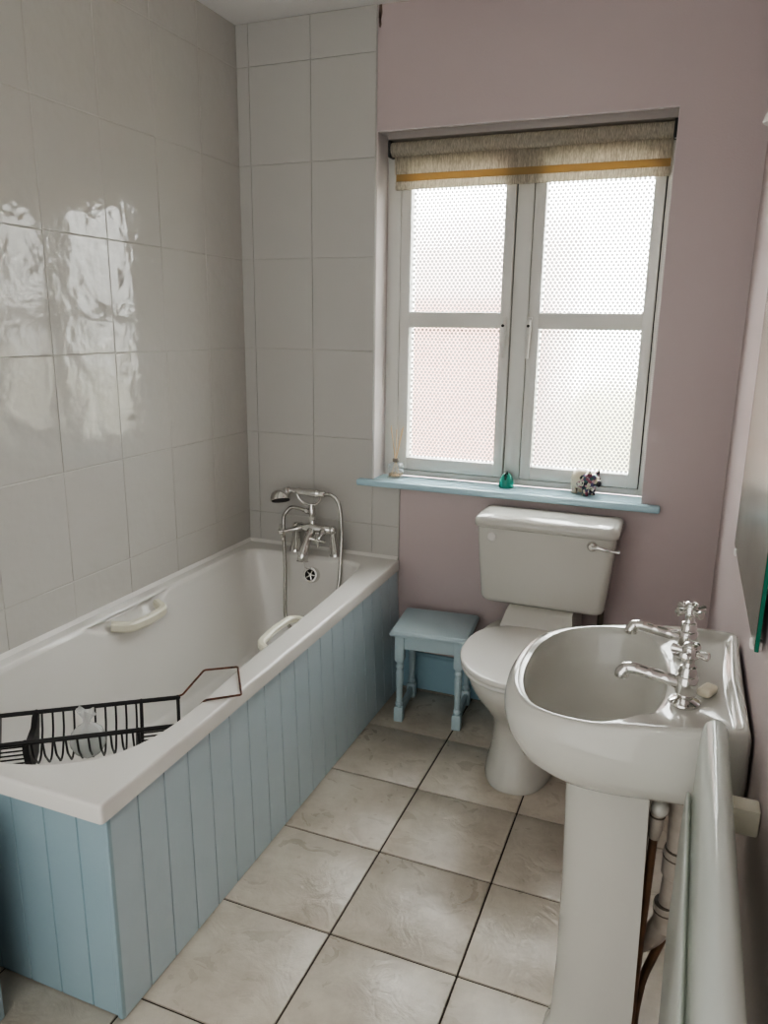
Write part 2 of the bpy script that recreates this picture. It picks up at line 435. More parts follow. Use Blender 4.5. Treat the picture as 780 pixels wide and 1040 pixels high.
tile_field(b, [.5562, .67], [.6606, .8175], pf, rnd, .0002, .0008)
tile_field(b, cuts(0, .5562, .3042-TW, TW), [.6606, .9933], pf, rnd, .0002, .0008)
tp = b.build('tile_panel', [M['wall_tile_far'], GROUT_FAR], parent=wf, sharp=15)
tp['label'] = 'white glazed tiles at bath end of wall'
b = MB()
for cx, cz, w, h in ((.566, 2.445, .007, .028), (.5655, 2.408, .0045, .012), (.564, 2.425, .004, .02)):
    b.add([(cx-w, .0035, cz-h*.6), (cx+w*.2, .0035, cz-h), (cx+w, .0035, cz-h*.1), (cx+w*.7, .0035, cz+h*.9), (cx-w*.6, .0035, cz+h)], [(0, 1, 2, 3, 4)])
b.build('chipped_patch', M['chip'], parent=wf)

b = MB(); b.box(XR, XR+.15, YN-.15, .25, -.06, ZC+.1)
struct(b.build('wall_right', M['pink'], origin=(XR, 0, 0)))
b = MB(); b.box(0, XR, YN-.15, YN, -.06, ZC)
struct(b.build('wall_near', M['white_paint'], origin=(.9, YN, 0)))
b = MB(); b.box(-.15, XR+.15, YN-.15, .25, ZC, ZC+.1)
struct(b.build('ceiling', M['ceiling'], origin=(.9, -1.6, ZC)))
b = MB(); b.box(.70, 1.52, YN+.001, YN+.035, 0.003, 1.98, bev=.004)
for zz0, zz1 in ((.2, .85), (1.0, 1.8)):
    for xx0, xx1 in ((.79, 1.07), (1.15, 1.43)): b.box(xx0, xx1, YN+.033, YN+.043, zz0, zz1, bev=.006)
d = struct(b.build('door_1', M['door'], origin=(1.1, YN, 0)))
b = MB(); b.tube([(1.44, YN+.035, 1.0), (1.44, YN+.075, 1.0), (1.33, YN+.08, 1.0)], .009); b.build('door_handle', M['chrome'], parent=d)
# baseboard on far wall
b = MB()
prof = [(.004, 0.004), (-.016, .004), (-.016, .132), (-.012, .142), (-.006, .147), (-.005, .154), (.004, .154)]
b.loft([[(x, y, z) for y, z in prof] for x in (.697, XR-.001)])
struct(b.build('baseboard_far', M['skirt'], origin=(1.2, 0, 0)))
b = MB()
b.box(OX0, OX0+.0015, .0035, .112, OZ0, OZ1); b.box(OX1-.0015, OX1, .0035, .112, OZ0, OZ1); b.box(OX0, OX1, .0035, .112, OZ1-.0015, OZ1)
struct(b.build('reveal_lit_skin', M['reveal_lit'], origin=(1.05, .05, OZ0)))  # thin skin added over the reveals to carry their painted brightness
# windowsill board
b = MB()
b.box(OX0+.0005, OX1-.0005, 0.0, .112, .818, .842)
b.box(.500, 1.610, -.036, .003, .818, .842, bev=.007, seg=3)
struct(b.build('trim_1', M['sill'], origin=(1.05, 0, .818)))
# sealant bead between bath and tiles
b = MB()
pr = [(.0, .5305), (.0, .542), (.004, .538), (.010, .5328), (.012, .5305)]
b.loft([[(x, y, z) for x, z in pr] for y in (-1.69, -.006)])
b.loft([[(x, -.006-q, z) for q, z in pr] for x in (.001, .668)])
struct(b.build('trim_2', M['caulk'], origin=(0, -.8, .53)))

# ------------------------------------------------------------------ window
win = bpy.data.objects.new('window_1', None); COL.objects.link(win); win.location = (1.053, .11, OZ0); WORLD[win] = Vector((1.053, .11, OZ0))
win['kind'] = 'structure'
Y0 = .112
b = MB()
b.box(OX0, .612, Y0, .18, OZ0, OZ1, bev=.003); b.box(1.528, OX1, Y0, .18, OZ0, OZ1, bev=.003)
b.box(.611, 1.529, Y0, .18, OZ0, .866, bev=.003); b.box(.611, 1.529, Y0, .18, 2.02, OZ1, bev=.003)
b.box(1.042, 1.100, Y0, .18, .865, 2.021, bev=.003)
fr = b.build('window_frame', M['upvc'], parent=win)
b = MB()
for x0, x1 in ((.612, .6155), (1.0385, 1.042), (1.100, 1.1035), (1.5245, 1.528)): b.box(x0, x1, Y0+.012, .17, .866, 2.02)
for x0, x1 in ((.612, 1.042), (1.100, 1.528)): b.box(x0, x1, Y0+.012, .17, .866, .869)
b.build('rubber_gasket', M['seal'], parent=fr)
for (x0, x1, g0, g1) in ((.6155, 1.0385, .655, 1.001), (1.1035, 1.5245, 1.143, 1.489)):
    b = MB(); ya, yb_ = Y0-.008, .165
    z0, z1 = .869, 2.017
    b.box(x0, g0, ya, yb_, z0, z1, bev=.004); b.box(g1, x1, ya, yb_, z0, z1, bev=.004)
    b.box(g0-.002, g1+.002, ya+.001, yb_, z0, .918, bev=.004); b.box(g0-.002, g1+.002, ya+.001, yb_, 1.975, z1, bev=.004)
    b.box(g0-.002, g1+.002, ya+.001, yb_, 1.414, 1.470, bev=.004)
    sash = b.build('sash', M['upvc'], parent=win)
    b = MB()
    for (za, zb) in ((.918, 1.414), (1.470, 1.975)): b.box(g0-.001, g1+.001, .138, .144, za-.001, zb+.001)
    b.build('pane', M['pane'], parent=sash)
    hx = 1.021 if x0 < .9 else 1.112
    b = MB(); yh = ya
    b.box(hx-.009, hx+.009, yh-.010, yh, 1.405, 1.455, bev=.004)
    b.tube([(hx, yh-.008, 1.428), (hx, yh-.022, 1.428)], .007)
    b.tube([(hx, yh-.020, 1.445), (hx, yh-.024, 1.42), (hx-.001, yh-.026, 1.36), (hx-.003, yh-.024, 1.312)], [.007, .0095, .008, .0075])
    h = b.build('handle', M['upvc'], parent=sash)
    b = MB(); b.tube([(hx, yh-.0275, 1.424), (hx, yh-.036, 1.424)], .0052)
    kb = b.build('lock_button', M['dark'], parent=sash)

# outside world seen through the obscured glass
b = MB(); b.box(-6, .55, 3.2, 3.5, -2.6, 1.62); struct(b.build('exterior_wall', M['brick'], origin=(-2, 3.2, -2.6)))
b = MB(); b.box(-6, .75, 3.55, 3.9, -2.6, 2.25); struct(b.build('exterior_wall_upper', M['render'], origin=(-2, 3.6, -2.6)))
b = MB(); b.box(-20, 20, .4, 40, -2.7, -2.6); struct(b.build('exterior_ground', M['gravel'], origin=(0, 6, -2.7)))
b = MB()
for k in range(15):
    b.ball((.9+k*.5, 5+rnd.uniform(-.2, .2), -.8), .55, .5, 1.95+rnd.uniform(-.15, .2), 14, 10)
h = b.build('exterior_hedge', M['hedge'], origin=(4, 5, -2.6)); struct(h)

# ------------------------------------------------------------------ roller blind
t = thing('roller_blind', (1.07, .045, 1.895), 'rolled-up beige linen roller blind across the top of the window', 'blind')
b = MB(); b.tube([(.600, .048, 2.022), (1.536, .048, 2.022)], .024, 20)
b.build('roller', M['fabric'], parent=t)
b = MB()
b.box(.600, 1.536, .0715, .0725, 1.944, 2.022)
b.build('fabric', M['fabric'], parent=t)
b = MB(); b.box(.606, 1.533, .0705, .0740, 1.920, 1.9445)
b.build('hem_lining', M['hem'], parent=t)['label'] = 'ochre band above the hem'
b = MB(); b.box(.604, 1.534, .0660, .0770, 1.892, 1.9205, bev=.003)
b.build('hem_bar', M['fabric'], parent=t)
b = MB()
b.box(.590, .600, .025, .072, 1.995, 2.05, bev=.003); b.build('bracket', M['dark'], parent=t)
b = MB(); b.box(1.536, 1.546, .025, .072, 1.995, 2.05, bev=.003); b.build('bracket', M['dark'], parent=t)
b = MB(); b.box(.590, 1.546, .020, .090, 2.050, 2.0765, bev=.003)
b.build('head_rail', M['rail_grey'], parent=t)
b = MB()
for k in range(150):
    zz = 2.0-k*.0072
    b.ball((1.5425, .030, zz), .0024, .0024, .0024, 6, 4)
b.build('bead_chain', M['white_paint'], parent=t)

# ------------------------------------------------------------------ things on the sill
ZS = .8425
t = thing('reed_diffuser', (.632, .048, ZS), 'small square glass reed diffuser bottle at left end of the windowsill', 'reed diffuser')
cx, cy = .632, .048
b = MB()
w = .027
outer = [rr(cx-w, cx+w, cy-w, cy+w, .006, z) for z in (ZS+.0005, ZS+.055)] + [rr(cx-w*.8, cx+w*.8, cy-w*.8, cy+w*.8, .012, ZS+.061)] + [rr(cx-.011, cx+.011, cy-.011, cy+.011, .0108, z) for z in (ZS+.063, ZS+.078)]
inner = [rr(cx-.008, cx+.008, cy-.008, cy+.008, .0078, z) for z in (ZS+.078, ZS+.061)] + [rr(cx-w+.004, cx+w-.004, cy-w+.004, cy+w-.004, .005, z) for z in (ZS+.054, ZS+.008)]
b.loft(outer+inner, True, True)
bt = b.build('bottle', M['bottle_glass'], parent=t)
b = MB(); b.loft([rr(cx-w+.0045, cx+w-.0045, cy-w+.0045, cy+w-.0045, .004, z) for z in (ZS+.0085, ZS+.020)])
b.build('fragrance_oil', M['oil'], parent=t)
b = MB(); b.lathe([(.0122, 0), (.0126, .001), (.0126, .012), (.0122, .013)], 20, X=Matrix.Translation((cx, cy, ZS+.064)))
b.build('collar', mat('dull_metal_collar', (.20, .18, .15), .35, metal=.8), parent=t)
for dx, dy, tx, ty, tz in ((-.004, 0, -.026, .012, .202), (-.002, .002, -.020, -.006, .196), (.003, 0, .026, .008, .200), (.002, -.002, .018, .016, .192), (.0, .003, -.006, .02, .186)):
    b = MB(); b.tube([(cx-dx*3-tx*.35, cy-ty*.35, ZS+.012), (cx+dx, cy+dy, ZS+.078), (cx+tx, cy+ty, ZS+tz)], .0016, 8)
    b.build('reed', M['reed'], parent=t)

t = thing('bell_ornament', (1.066, .062, ZS), 'small glossy green dome-shaped ornament in the middle of the windowsill', 'ornament')
X = Matrix.Translation((1.066, .062, ZS))
b = MB(); b.lathe([(.026, .0005), (.0275, .003), (.027, .012), (.0262, .022), (.0235, .034), (.0180, .046), (.010, .054), (.003, .0575)], 28, X=X)
b.build('body', M['egg'], parent=t)
b = MB(); b.ball((1.067, .055, ZS+.053), .0072, .008, .010)
b.tube(smooth_path([(1.0655, .047, ZS+.050), (1.0665, .043, ZS+.040), (1.0665, .0405, ZS+.030)], 5), [.006]*5+[.0045]*5+[.002], 8)
b.build('knob', M['egg_dark'], parent=t)

# painted ceramic pig, facing right and towards the room
t = thing('pig_ornament', (1.348, .064, ZS), 'small ceramic pig painted with flowers on right half of the windowsill', 'ornament', rz=math.radians(-38))
b = MB()
b.ball((-.012, 0, .044), .034, .027, .030, 20, 14)
b.ball((.014, 0, .041), .024, .023, .024, 18, 12)
b.ball((.030, 0, .046), .019, .0185, .019, 18, 12)
b.tube([(.040, 0, .043), (.050, 0, .041), (.054, 0, .0405)], [.0105, .009, .0088], 14)
for x in (-.026, .017):
    for y in (-.0135, .0135):
        b.tube([(x, y, .034), (x+.001, y, .012), (x+.001, y, .0006)], [.0115, .0092, .0098], 12)
for y in (-.012, .012):
    b.tube([(.030, y, .058), (.032, y*1.35, .068), (.036, y*1.6, .0765)], [.0085, .006, .001], 10)
b.tube(smooth_path([(-.045, 0, .05), (-.050, .002, .054), (-.049, -.003, .058), (-.046, 0, .056)], 5), .0018, 8)
t.scale = (1.24, 1.24, 1.24)
o = b.build('body', M['pig'], parent=t, local=True)
md = o.modifiers.new('fuse', 'REMESH'); md.mode = 'VOXEL'; md.voxel_size = .0014; md.use_smooth_shade = True
md = o.modifiers.new('soft', 'SMOOTH'); md.iterations = 4; md.factor = .5
b = MB(); b.lathe([(.0088, 0), (.0092, .001), (.0085, .002)], 16, X=Matrix.Translation((.0535, 0, .0405)) @ Matrix.Rotation(PI/2, 4, 'Y'))
b.build('snout', mat('dark_snout_glaze', (.03, .025, .035), .2), parent=t, local=True)
for y in (-.0115, .0115):
    b = MB(); b.ball((.0455, y, .0525), .0022, .0022, .0022, 8, 6); b.build('eye', M['dark'], parent=t, local=True)

# ------------------------------------------------------------------ bath
bath = thing('bathtub', (.35, -.85, 0), 'white bathtub with pale blue boarded panels along the tiled wall', 'bathtub')
rim = [(.565, -.150), (.578, -.24), (.594, -.43), (.608, -.742), (.618, -1.036), (.640, -1.30), (.634, -1.44), (.599, -1.535), (.552, -1.584), (.489, -1.623), (.405, -1.648),
       (.30, -1.652), (.20, -1.640), (.125, -1.60), (.075, -1.52), (.055, -1.40), (.050, -1.2), (.050, -1.0), (.050, -.83), (.050, -.66), (.050, -.5), (.050, -.35), (.056, -.18), (.078, -.125), (.125, -.104), (.25, -.098), (.40, -.098), (.49, -.102), (.54, -.118)]
rim = [(p.x, p.y) for p in smooth_path([(x, y, 0) for x, y in rim], 14, True)]
C0 = (.335, -.87)
angs = sorted(math.atan2(y-C0[1], x-C0[0]) for x, y in rim)
outer = [(x-(.029*(y+1.692)/1.69 if x > .35 else 0), y, z) for x, y, z in rr(.0015, .705, -1.692, -.0065, .008, 0, 5)]
angs += [math.atan2(p[1]-C0[1], p[0]-C0[0]) for p in outer]
angs = sorted(angs)
angs = [a for i, a in enumerate(angs) if i == 0 or a-angs[i-1] > 1e-4]
RO = polar(outer, C0, angs); RI = polar(rim, C0, angs)
bot = rr(.165, .505, -1.30, -.215, [.11, .11, .17, .17], 0, 8)
RB = polar(bot, C0, angs)
ZR = .531
def ring(R, z, dr=0.):
    return [(C0[0]+(r+dr)*math.cos(a), C0[1]+(r+dr)*math.sin(a), z) for r, a in zip(R, angs)]
def dent(L):
    """hand-grip scoop pressed into the wall-side face just under the rim"""
    out = []
    for x, y, z in L:
        if x < .2 and z < .521:
            zb_ = .523-.062*math.exp(-((y+.83)/.165)**4)
            x = max(.016, x-min(.034, max(0, z-zb_)*.85)) if z > zb_ else x
        out.append((x, y, z))
    return out
lo = [ring(RO, .490, -.004), ring(RO, .490), ring(RO, .493, .0), ring(RO, ZR-.010, .0), ring(RO, ZR-.004, -.0015), ring(RO, ZR-.0008, -.005), ring(RO, ZR, -.009), ring(RO, ZR, -.013)]
RM = [min(i+.012, o-.014) for i, o, a in zip(RI, RO, angs)]
lo += [ring(RM, ZR), dent(ring(RI, ZR-.0008, .006)), dent(ring(RI, ZR-.003, .002)), dent(ring(RI, ZR-.008, 0))]
for f, z in ((.030, .5185), (.035, .515), (.043, .511), (.05, .507), (.058, .502), (.065, .498), (.073, .494), (.08, .490), (.090, .486), (.098, .482), (.107, .478), (.116, .474), (.125, .470), (.134, .466), (.143, .462), (.152, .458), (.17, .45), (.22, .43), (.30, .395), (.45, .33), (.6, .27), (.75, .215), (.87, .178), (.95, .162), (1., .156)):
    lo.append(dent(ring([lerp(i, q, f) for i, q in zip(RI, RB)], z)))
lo += [ring([r*.8 for r in RB], .150), ring([r*.4 for r in RB], .147), ring([r*.04 for r in RB], .1455)]
b = MB(); b.loft(lo, False, True)
shell = b.build('shell', M['acrylic'], parent=bath, sharp=60)
# boarded side panel (tongue and groove, V joints every 87 mm)
def boards(b, u0, u1, first, step, place, z0, z1, dirn=1, g=.0022, dp=.0065):
    pts = [(u0, 0)]; k = 0
    while True:
        u = first+dirn*step*k
        if not (min(u0, u1)+.01 < u < max(u0, u1)-.01): break
        s_ = g*dirn
        pts += [(u-s_, 0), (u-s_*.4, -dp), (u+s_*.4, -dp), (u+s_, 0)]; k += 1
    pts += [(u1, 0), (u1, -.014), (u0, -.014)]
    b.loft([[place(u, d, z) for u, d in pts] for z in (z0, z1)])
b = MB()
boards(b, -1.664, -.004, -1.576, .0868, lambda u, d, z: (.694+d-.029*(u+1.664)/1.66*z/.484, u, z), .003, .4895)
b.build('side_panel', M['panel'], parent=bath, sharp=20)['label'] = 'pale blue tongue and groove side panel'
b = MB()
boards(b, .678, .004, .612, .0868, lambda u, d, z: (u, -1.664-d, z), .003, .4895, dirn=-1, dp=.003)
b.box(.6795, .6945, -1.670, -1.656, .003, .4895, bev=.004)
b.build('end_panel', M['panel_end_shaded'], parent=bath, sharp=20)['label'] = 'pale blue tongue and groove end panel with shade in its colour'
# hand grips
def grip(y0, y1, side):
    b = MB()
    if side < 0:
        path = bend_path([(.050, y0, .490), (.096, y0+.030, .484), (.106, (y0+y1)/2, .482), (.104, y1-.022, .486), (.052, y1, .494)], .022, 6)
    else:
        path = bend_path([(.622, y0, .476), (.548, y0+.006, .494), (.540, (y0+y1)/2, .500), (.544, y1-.006, .500), (.618, y1, .484)], .035, 7)
    P = path; loops = []
    for i, p in enumerate(P):
        a = P[max(0, i-1)]; c = P[min(len(P)-1, i+1)]; tdir = (c-a).normalized(); up = Vector((0, 0, 1)); sd = tdir.cross(up).normalized(); up = sd.cross(tdir)
        hw, hh = .0125, .0155
        if side > 0: hw, hh = .011, .010
        loops.append([p+sd*(hw*sx)+up*(hh*sz) for sx, sz in ((-.6, -1), (.6, -1), (1, -.6), (1, .6), (.6, 1), (-.6, 1), (-1, .6), (-1, -.6))])
    b.loft(loops)
    return b.build('grip', M['cream'], parent=bath)
grip(-.912, -.695, -1)['label'] = 'cream grip on the wall side'
grip(-.865, -.630, 1)['label'] = 'cream grip on the panel side'
# overflow
nrm = Vector((0, -.95, .30)).normalized()
X = Matrix.Translation((.352, -.1335, .462)) @ nrm.to_track_quat('Z', 'Y').to_matrix().to_4x4()
b = MB(); b.lathe([(.031, -.02), (.031, .004), (.029, .008), (.022, .0085), (.0205, .006), (.0205, -.002)], 32, X=X, cap=False)
ov = b.build('overflow', M['chrome'], parent=bath)
b = MB(); b.lathe([(.0203, -.003), (.0203, .0005)], 24, X=X); b.build('overflow_hole', M['dark'], parent=ov)
b = MB()
for k in range(5):
    a = k*2*PI/5; b.tube([X @ Vector((0, 0, .003)), X @ Vector((.019*math.cos(a), .019*math.sin(a), .003))], .0030, 8)
b.tube([X @ Vector((0, 0, -.004)), X @ Vector((0, 0, .006))], .006, 12)
b.build('overflow_grille', M['chrome'], parent=ov)
b = MB(); b.tube(smooth_path([X @ Vector((-.012, .024, .008)), (.338, -.158, .50), (.331, -.150, .528)], 6), .0014, 6)
b.build('plug_chain', M['hose'], parent=bath)
b = MB(); b.lathe([(.030, 0), (.030, .003), (.022, .0035), (.018, .001)], 24, X=Matrix.Translation((.33, -.34, .150))); b.build('drain', M['chrome'], parent=bath)

# ------------------------------------------------------------------ bath mixer
t = thing('bath_mixer_tap', (.335, -.062, ZR), 'chrome bath shower mixer tap standing on the far rim of the bath', 'tap')
for bx, tx in ((.248, .261), (.426, .418)):
    b = MB()
    b.tube([(bx, -.060, ZR+.0005), (bx, -.060, ZR+.006), (lerp(bx, tx, .3), -.062, ZR+.03), (lerp(bx, tx, .8), -.070, ZR+.078), (tx, -.073, ZR+.104)], [.0265, .0255, .0225, .0150, .0140], 20)
    b.ball((tx, -.074, ZR+.106), .0185, .0185, .0185)
    b.build('pillar', M['chrome'], parent=t)
zb = ZR+.106
b = MB()
b.tube([(.259, -.074, zb), (.280, -.078, zb), (.300, -.080, zb), (.337, -.082, zb), (.372, -.080, zb), (.392, -.078, zb), (.415, -.074, zb)], [.014, .019, .015, .025, .015, .019, .014], 18)
b.ball((.337, -.082, zb+.002), .024, .022, .022)
b.tube([(.335, -.080, zb+.016), (.334, -.078, zb+.030), (.333, -.076, zb+.034), (.333, -.076, zb+.045)], [.015, .0125, .010, .010], 16)
b.build('body', M['chrome'], parent=t)
b = MB(); b.lathe([(.0125, 0), (.0140, .003), (.0140, .018), (.0125, .021)], 20, X=Matrix.Translation((.329, -.075, zb+.026)))
b.build('ceramic_collar', M['ceramic'], parent=t)
b = MB()
b.tube([(.330, -.075, zb+.046), (.330, -.074, zb+.054), (.328, -.073, zb+.078), (.327, -.073, zb+.096)], [.012, .014, .0135, .008], 16)
b.tube([(.328, -.073, zb+.064), (.300, -.073, zb+.067)], .009, 14); b.tube([(.313, -.073, zb+.0655), (.303, -.073, zb+.0665)], .0118, 14)
b.build('diverter', M['chrome'], parent=t)
b = MB()
b.tube(smooth_path([(.262, -.073, zb+.143), (.270, -.073, zb+.118), (.292, -.073, zb+.099), (.327, -.073, zb+.094), (.352, -.073, zb+.101), (.366, -.073, zb+.120), (.369, -.073, zb+.142)], 6), .0045, 10)
b.build('cradle', M['chrome'], parent=t)
b = MB()
b.tube(smooth_path([(.337, -.090, zb-.004), (.336, -.115, zb-.022), (.334, -.142, zb-.055), (.332, -.158, zb-.084), (.331, -.163, zb-.112)], 6), [.018]*6+[.016]*6+[.0175]*6+[.021]*6+[.0245], 18)
b.build('spout', M['chrome'], parent=t)
for sx, hx, hy, hz in ((-1, .228, -.140, zb-.012), (1, .388, -.145, zb-.026)):
    base = Vector((.287 if sx < 0 else .385, -.084, zb-.002)); tip = Vector((hx, hy, hz)); d = (tip-base).normalized()
    b = MB(); b.tube([base, base+d*.022, base+d*.03, tip], [.0145, .0135, .0085, .008], 16); b.ball(tip, .0105, .0105, .0105)
    u = d.orthogonal().normalized(); w = d.cross(u)
    for k in range(4):
        a = k*PI/2+.6; e = u*math.cos(a)+w*math.sin(a)
        b.tube([tip, tip+e*.020, tip+e*.031], [.0055, .0048, .0068], 10)
    h = b.build('cross_handle', M['chrome'], parent=t)
    b = MB(); b.lathe([(.0085, -.002), (.0088, .0032), (.006, .0045)], 16, X=Matrix.Translation(tip+d*.0095) @ d.to_track_quat('Z', 'Y').to_matrix().to_4x4())
    b.build('ceramic_button', M['ceramic'], parent=h)

t = thing('shower_handset', (.33, -.073, zb+.115), 'chrome hand shower lying in the cradle of the bath mixer tap', 'shower')
hz = ZR+.246
b = MB()
b.tube(smooth_path([(.214, -.075, hz-.004), (.235, -.074, hz+.0035), (.27, -.073, hz+.0035), (.32, -.073, hz+.001), (.36, -.073, hz+.001), (.385, -.073, hz+.0005)], 5), [.017]*5+[.0105]*5+[.0150]*5+[.0170]*5+[.0135]*5+[.0105], 18)
b.build('handle', M['chrome'], parent=t)
dn = Vector((.30, -.35, -1)).normalized()
X = Matrix.Translation((.194, -.084, hz-.022)) @ dn.to_track_quat('Z', 'Y').to_matrix().to_4x4() @ Matrix.Scale(1.28, 4)
b = MB(); b.lathe([(.006, -.022), (.018, -.019), (.027, -.010), (.0315, .002), (.032, .012), (.030, .014)], 28, X=X); b.ball((.206, -.076, hz-.004), .019, .016, .013)
hd = b.build('shower_head', M['chrome'], parent=t)
b = MB(); b.lathe([(.0285, .0135), (.028, .0155), (.001, .0165)], 28, X=X); b.build('spray_plate', M['dark'], parent=hd)
b = MB()
pts = [(.385, -.073, hz+.0005), (.412, -.073, hz), (.438, -.074, hz-.018), (.453, -.077, hz-.055), (.460, -.082, hz-.11), (.464, -.088, hz-.18), (.470, -.112, hz-.26), (.474, -.138, hz-.34),
       (.462, -.18, hz-.42), (.41, -.25, hz-.475), (.345, -.28, hz-.485), (.305, -.255, hz-.455), (.283, -.220, hz-.405), (.262, -.178, hz-.325), (.240, -.140, hz-.24), (.222, -.112, hz-.17), (.214, -.096, hz-.11), (.216, -.085, hz-.090), (.236, -.076, hz-.067), (.265, -.073, hz-.066), (.300, -.073, zb+.067)]
P = smooth_path(pts, 12); b.tube(P, .0074, 10)
b.build('hose', M['hose'], parent=t)

# ------------------------------------------------------------------ bath caddy, hung across the near corner of the bath
CA = math.atan2(.252, .344)
t = thing('bath_caddy', (.498, -1.180, .468), 'black wire bath caddy hanging across the near corner of the bath', 'bath caddy', rz=CA)
# local x runs along the caddy (0 = end with the bent arm), local y from the window-side rail (0) to the near rail
y0, y1, Ln, zr = -.148, 0., .430, 0.
def rail(y):
    b = MB(); b.tube([(-Ln, y, zr), (0, y, zr)], .0058, 10); return b.build('rail', M['black'], parent=t, local=True)
rail(y0); rail(y1)
UX, VX = -.343, -.092
for x, tri in ((-Ln, 1), (UX, 1), (VX, 0), (0., 0)):
    b = MB()
    if tri:
        b.loft([[(x-.007, y, z), (x+.007, y, z), (x+.007, y, z2), (x-.007, y, z2)] for y, z, z2 in ((y1, zr+.003, zr-.010), (y1-.022, zr-.002, zr-.05), (y1-.045, zr-.018, zr-.086), (y0+.045, zr-.018, zr-.09), (y0+.012, zr-.002, zr-.062), (y0, zr, zr-.03))])
    zz = -.085 if x in (UX, VX) else -.068
    b.tube(bend_path([(x, y1, zr+.001), (x, y1-.02, zr+zz*.6), (x, y1-.045, zr+zz), (x, y0+.045, zr+zz), (x, y0+.02, zr+zz*.6), (x, y0, zr+.001)], .012), .0045, 8)
    b.ball((x, y1, zr), .0070, .0070, .0070, 10, 8); b.ball((x, y0, zr), .0070, .0070, .0070, 10, 8)
    b.build('end_bar', M['black'], parent=t, local=True)
for k in range(10):
    x = UX+(VX-UX)*(k+.5)/10
    b = MB(); b.tube(bend_path([(x, y1, zr), (x, y1-.012, zr-.045), (x, y1-.058, zr-.092), (x, y0+.058, zr-.092), (x, y0+.012, zr-.045), (x, y0, zr)], .012), .0026, 8)
    b.build('basket_wire', M['black'], parent=t, local=True)
for xa, xb in ((-Ln, UX), (VX, 0.)):
    for k in range(6):
        y = y1-.026-.096*k/5
        b = MB(); b.tube([(xa, y, zr-.066), (xb, y, zr-.066)], .0021, 8); b.build('dish_wire', M['black'], parent=t, local=True)
b = MB()
b.tube(bend_path([(-.003, y1, zr+.003), (.012, y1, zr+.006), (.070, y1+.004, .0685), (.157, y1+.004, .0685), (.155, y0-.004, .0668), (.068, y0-.012, .0668), (.012, y0, zr+.006), (-.003, y0, zr+.003)], .006), .0027, 10)
b.build('arm', M['copperwire'], parent=t, local=True)['label'] = 'rust-brown bent wire arm'
b = MB()
b.tube(bend_path([(-Ln+.003, y1, zr+.003), (-Ln-.012, y1, zr+.006), (-Ln-.06, y1, .0668), (-Ln-.125, y1, .0668), (-Ln-.125, y0, .0668), (-Ln-.06, y0, .0668), (-Ln-.012, y0, zr+.006), (-Ln+.003, y0, zr+.003)], .006), .0027, 10)
b.build('arm', M['black'], parent=t, local=True)

# knotted clear bag standing in the caddy basket
BP = (.371, -1.371, .3785)
t = thing('plastic_bag', BP, 'small knotted clear plastic bag of grey bath salts in the wire caddy', 'bag')
b = MB(); rnd = random.Random(9); loops = []
N = 40; bc = Vector(BP)
prof = [(.006, .002), (.020, .002), (.032, .012), (.040, .030), (.042, .045), (.037, .062), (.024, .076), (.012, .084), (.0075, .090), (.011, .098), (.020, .110), (.026, .121)]
ph = [rnd.uniform(0, 6) for _ in range(6)]
for i, (r, z) in enumerate(prof):
    L_ = []
    for j in range(N):
        a = 2*PI*j/N; wv = .05+.13*sstep(.05, .09, z)
        k = 1+wv*(math.sin(7*a+ph[0]+z*40)+.6*math.sin(11*a+ph[1]-z*60)+.5*math.sin(5*a+ph[2]))*.6
        sq = .55 if z > .092 else 1
        L_.append((bc.x+r*k*math.cos(a), bc.y+r*k*sq*math.sin(a), bc.z+z+(.006*math.sin(3*a+ph[3]) if i == len(prof)-1 else 0)))
    loops.append(L_)
b.loft(loops, True, False)
b.build('film', M['bag'], parent=t, sharp=80)
b = MB(); b.ball((bc.x, bc.y, bc.z+.034), .035, .035, .029, 20, 12); b.build('contents', M['bath_salts'], parent=t)

# ------------------------------------------------------------------ pale blue box at the foot of the bath
t = thing('storage_box', (.24, -1.93, 0), 'pale blue painted box at lower left edge beside the bath end panel', 'box')
b = MB(); b.box(.03, .46, -2.10, -1.755, .0005, .44, bev=.004); b.box(.02, .468, -2.115, -1.750, .44, .462, bev=.005)
b.build('carcass', M['panel'], parent=t)
b = MB(); b.box(.05, .445, -2.119, -2.101, .03, .42, bev=.004); dr = b.build('door', M['panel'], parent=t)
b = MB(); b.ball((.40, -2.128, .24), .013, .011, .013); b.build('knob', M['chrome'], parent=dr)

# ------------------------------------------------------------------ stool
t = thing('wooden_stool', (.881, -.166, 0), 'small pale blue painted wooden stool between bath panel and toilet', 'stool', rz=math.radians(6))
b = MB()
hx_, hy_ = .143, .128
b.loft([rr(-hx_+i, hx_-i, -hy_+i, hy_-i, .006, z, 3) for i, z in ((.008, .338), (.002, .341), (0, .346), (0, .351), (.005, .356), (.006, .359), (.010, .361))])
b.build('seat', M['stool'], parent=t, local=True)
lx, ly = .108, .098
leg = None
b = MB(); q = .0168
sq = lambda h, z: rr(-h, h, -h, h, .003, z, 2)
b.loft([sq(q*.93, .0005), sq(q, .004), sq(q, .052), sq(q*.85, .058)])
b.lathe([(.0105, .056), (.0135, .062), (.0150, .068), (.0135, .075), (.0105, .079), (.0125, .085), (.0110, .090), (.0118, .12), (.0135, .165), (.0142, .19), (.0125, .203), (.0105, .207), (.0145, .212), (.0150, .218), (.0125, .224), (.0110, .228), (.0140, .234), (.0120, .242)], 16)
b.loft([sq(q*.85, .238), sq(q, .244), sq(q, .3385)])
first = None
for sx in (-1, 1):
    for sy in (-1, 1):
        if first is None: o = first = b.build('leg', M['stool'], parent=t, local=True)
        else:
            o = first.copy(); COL.objects.link(o); o.parent = t
        o.location = (sx*lx, sy*ly, 0)
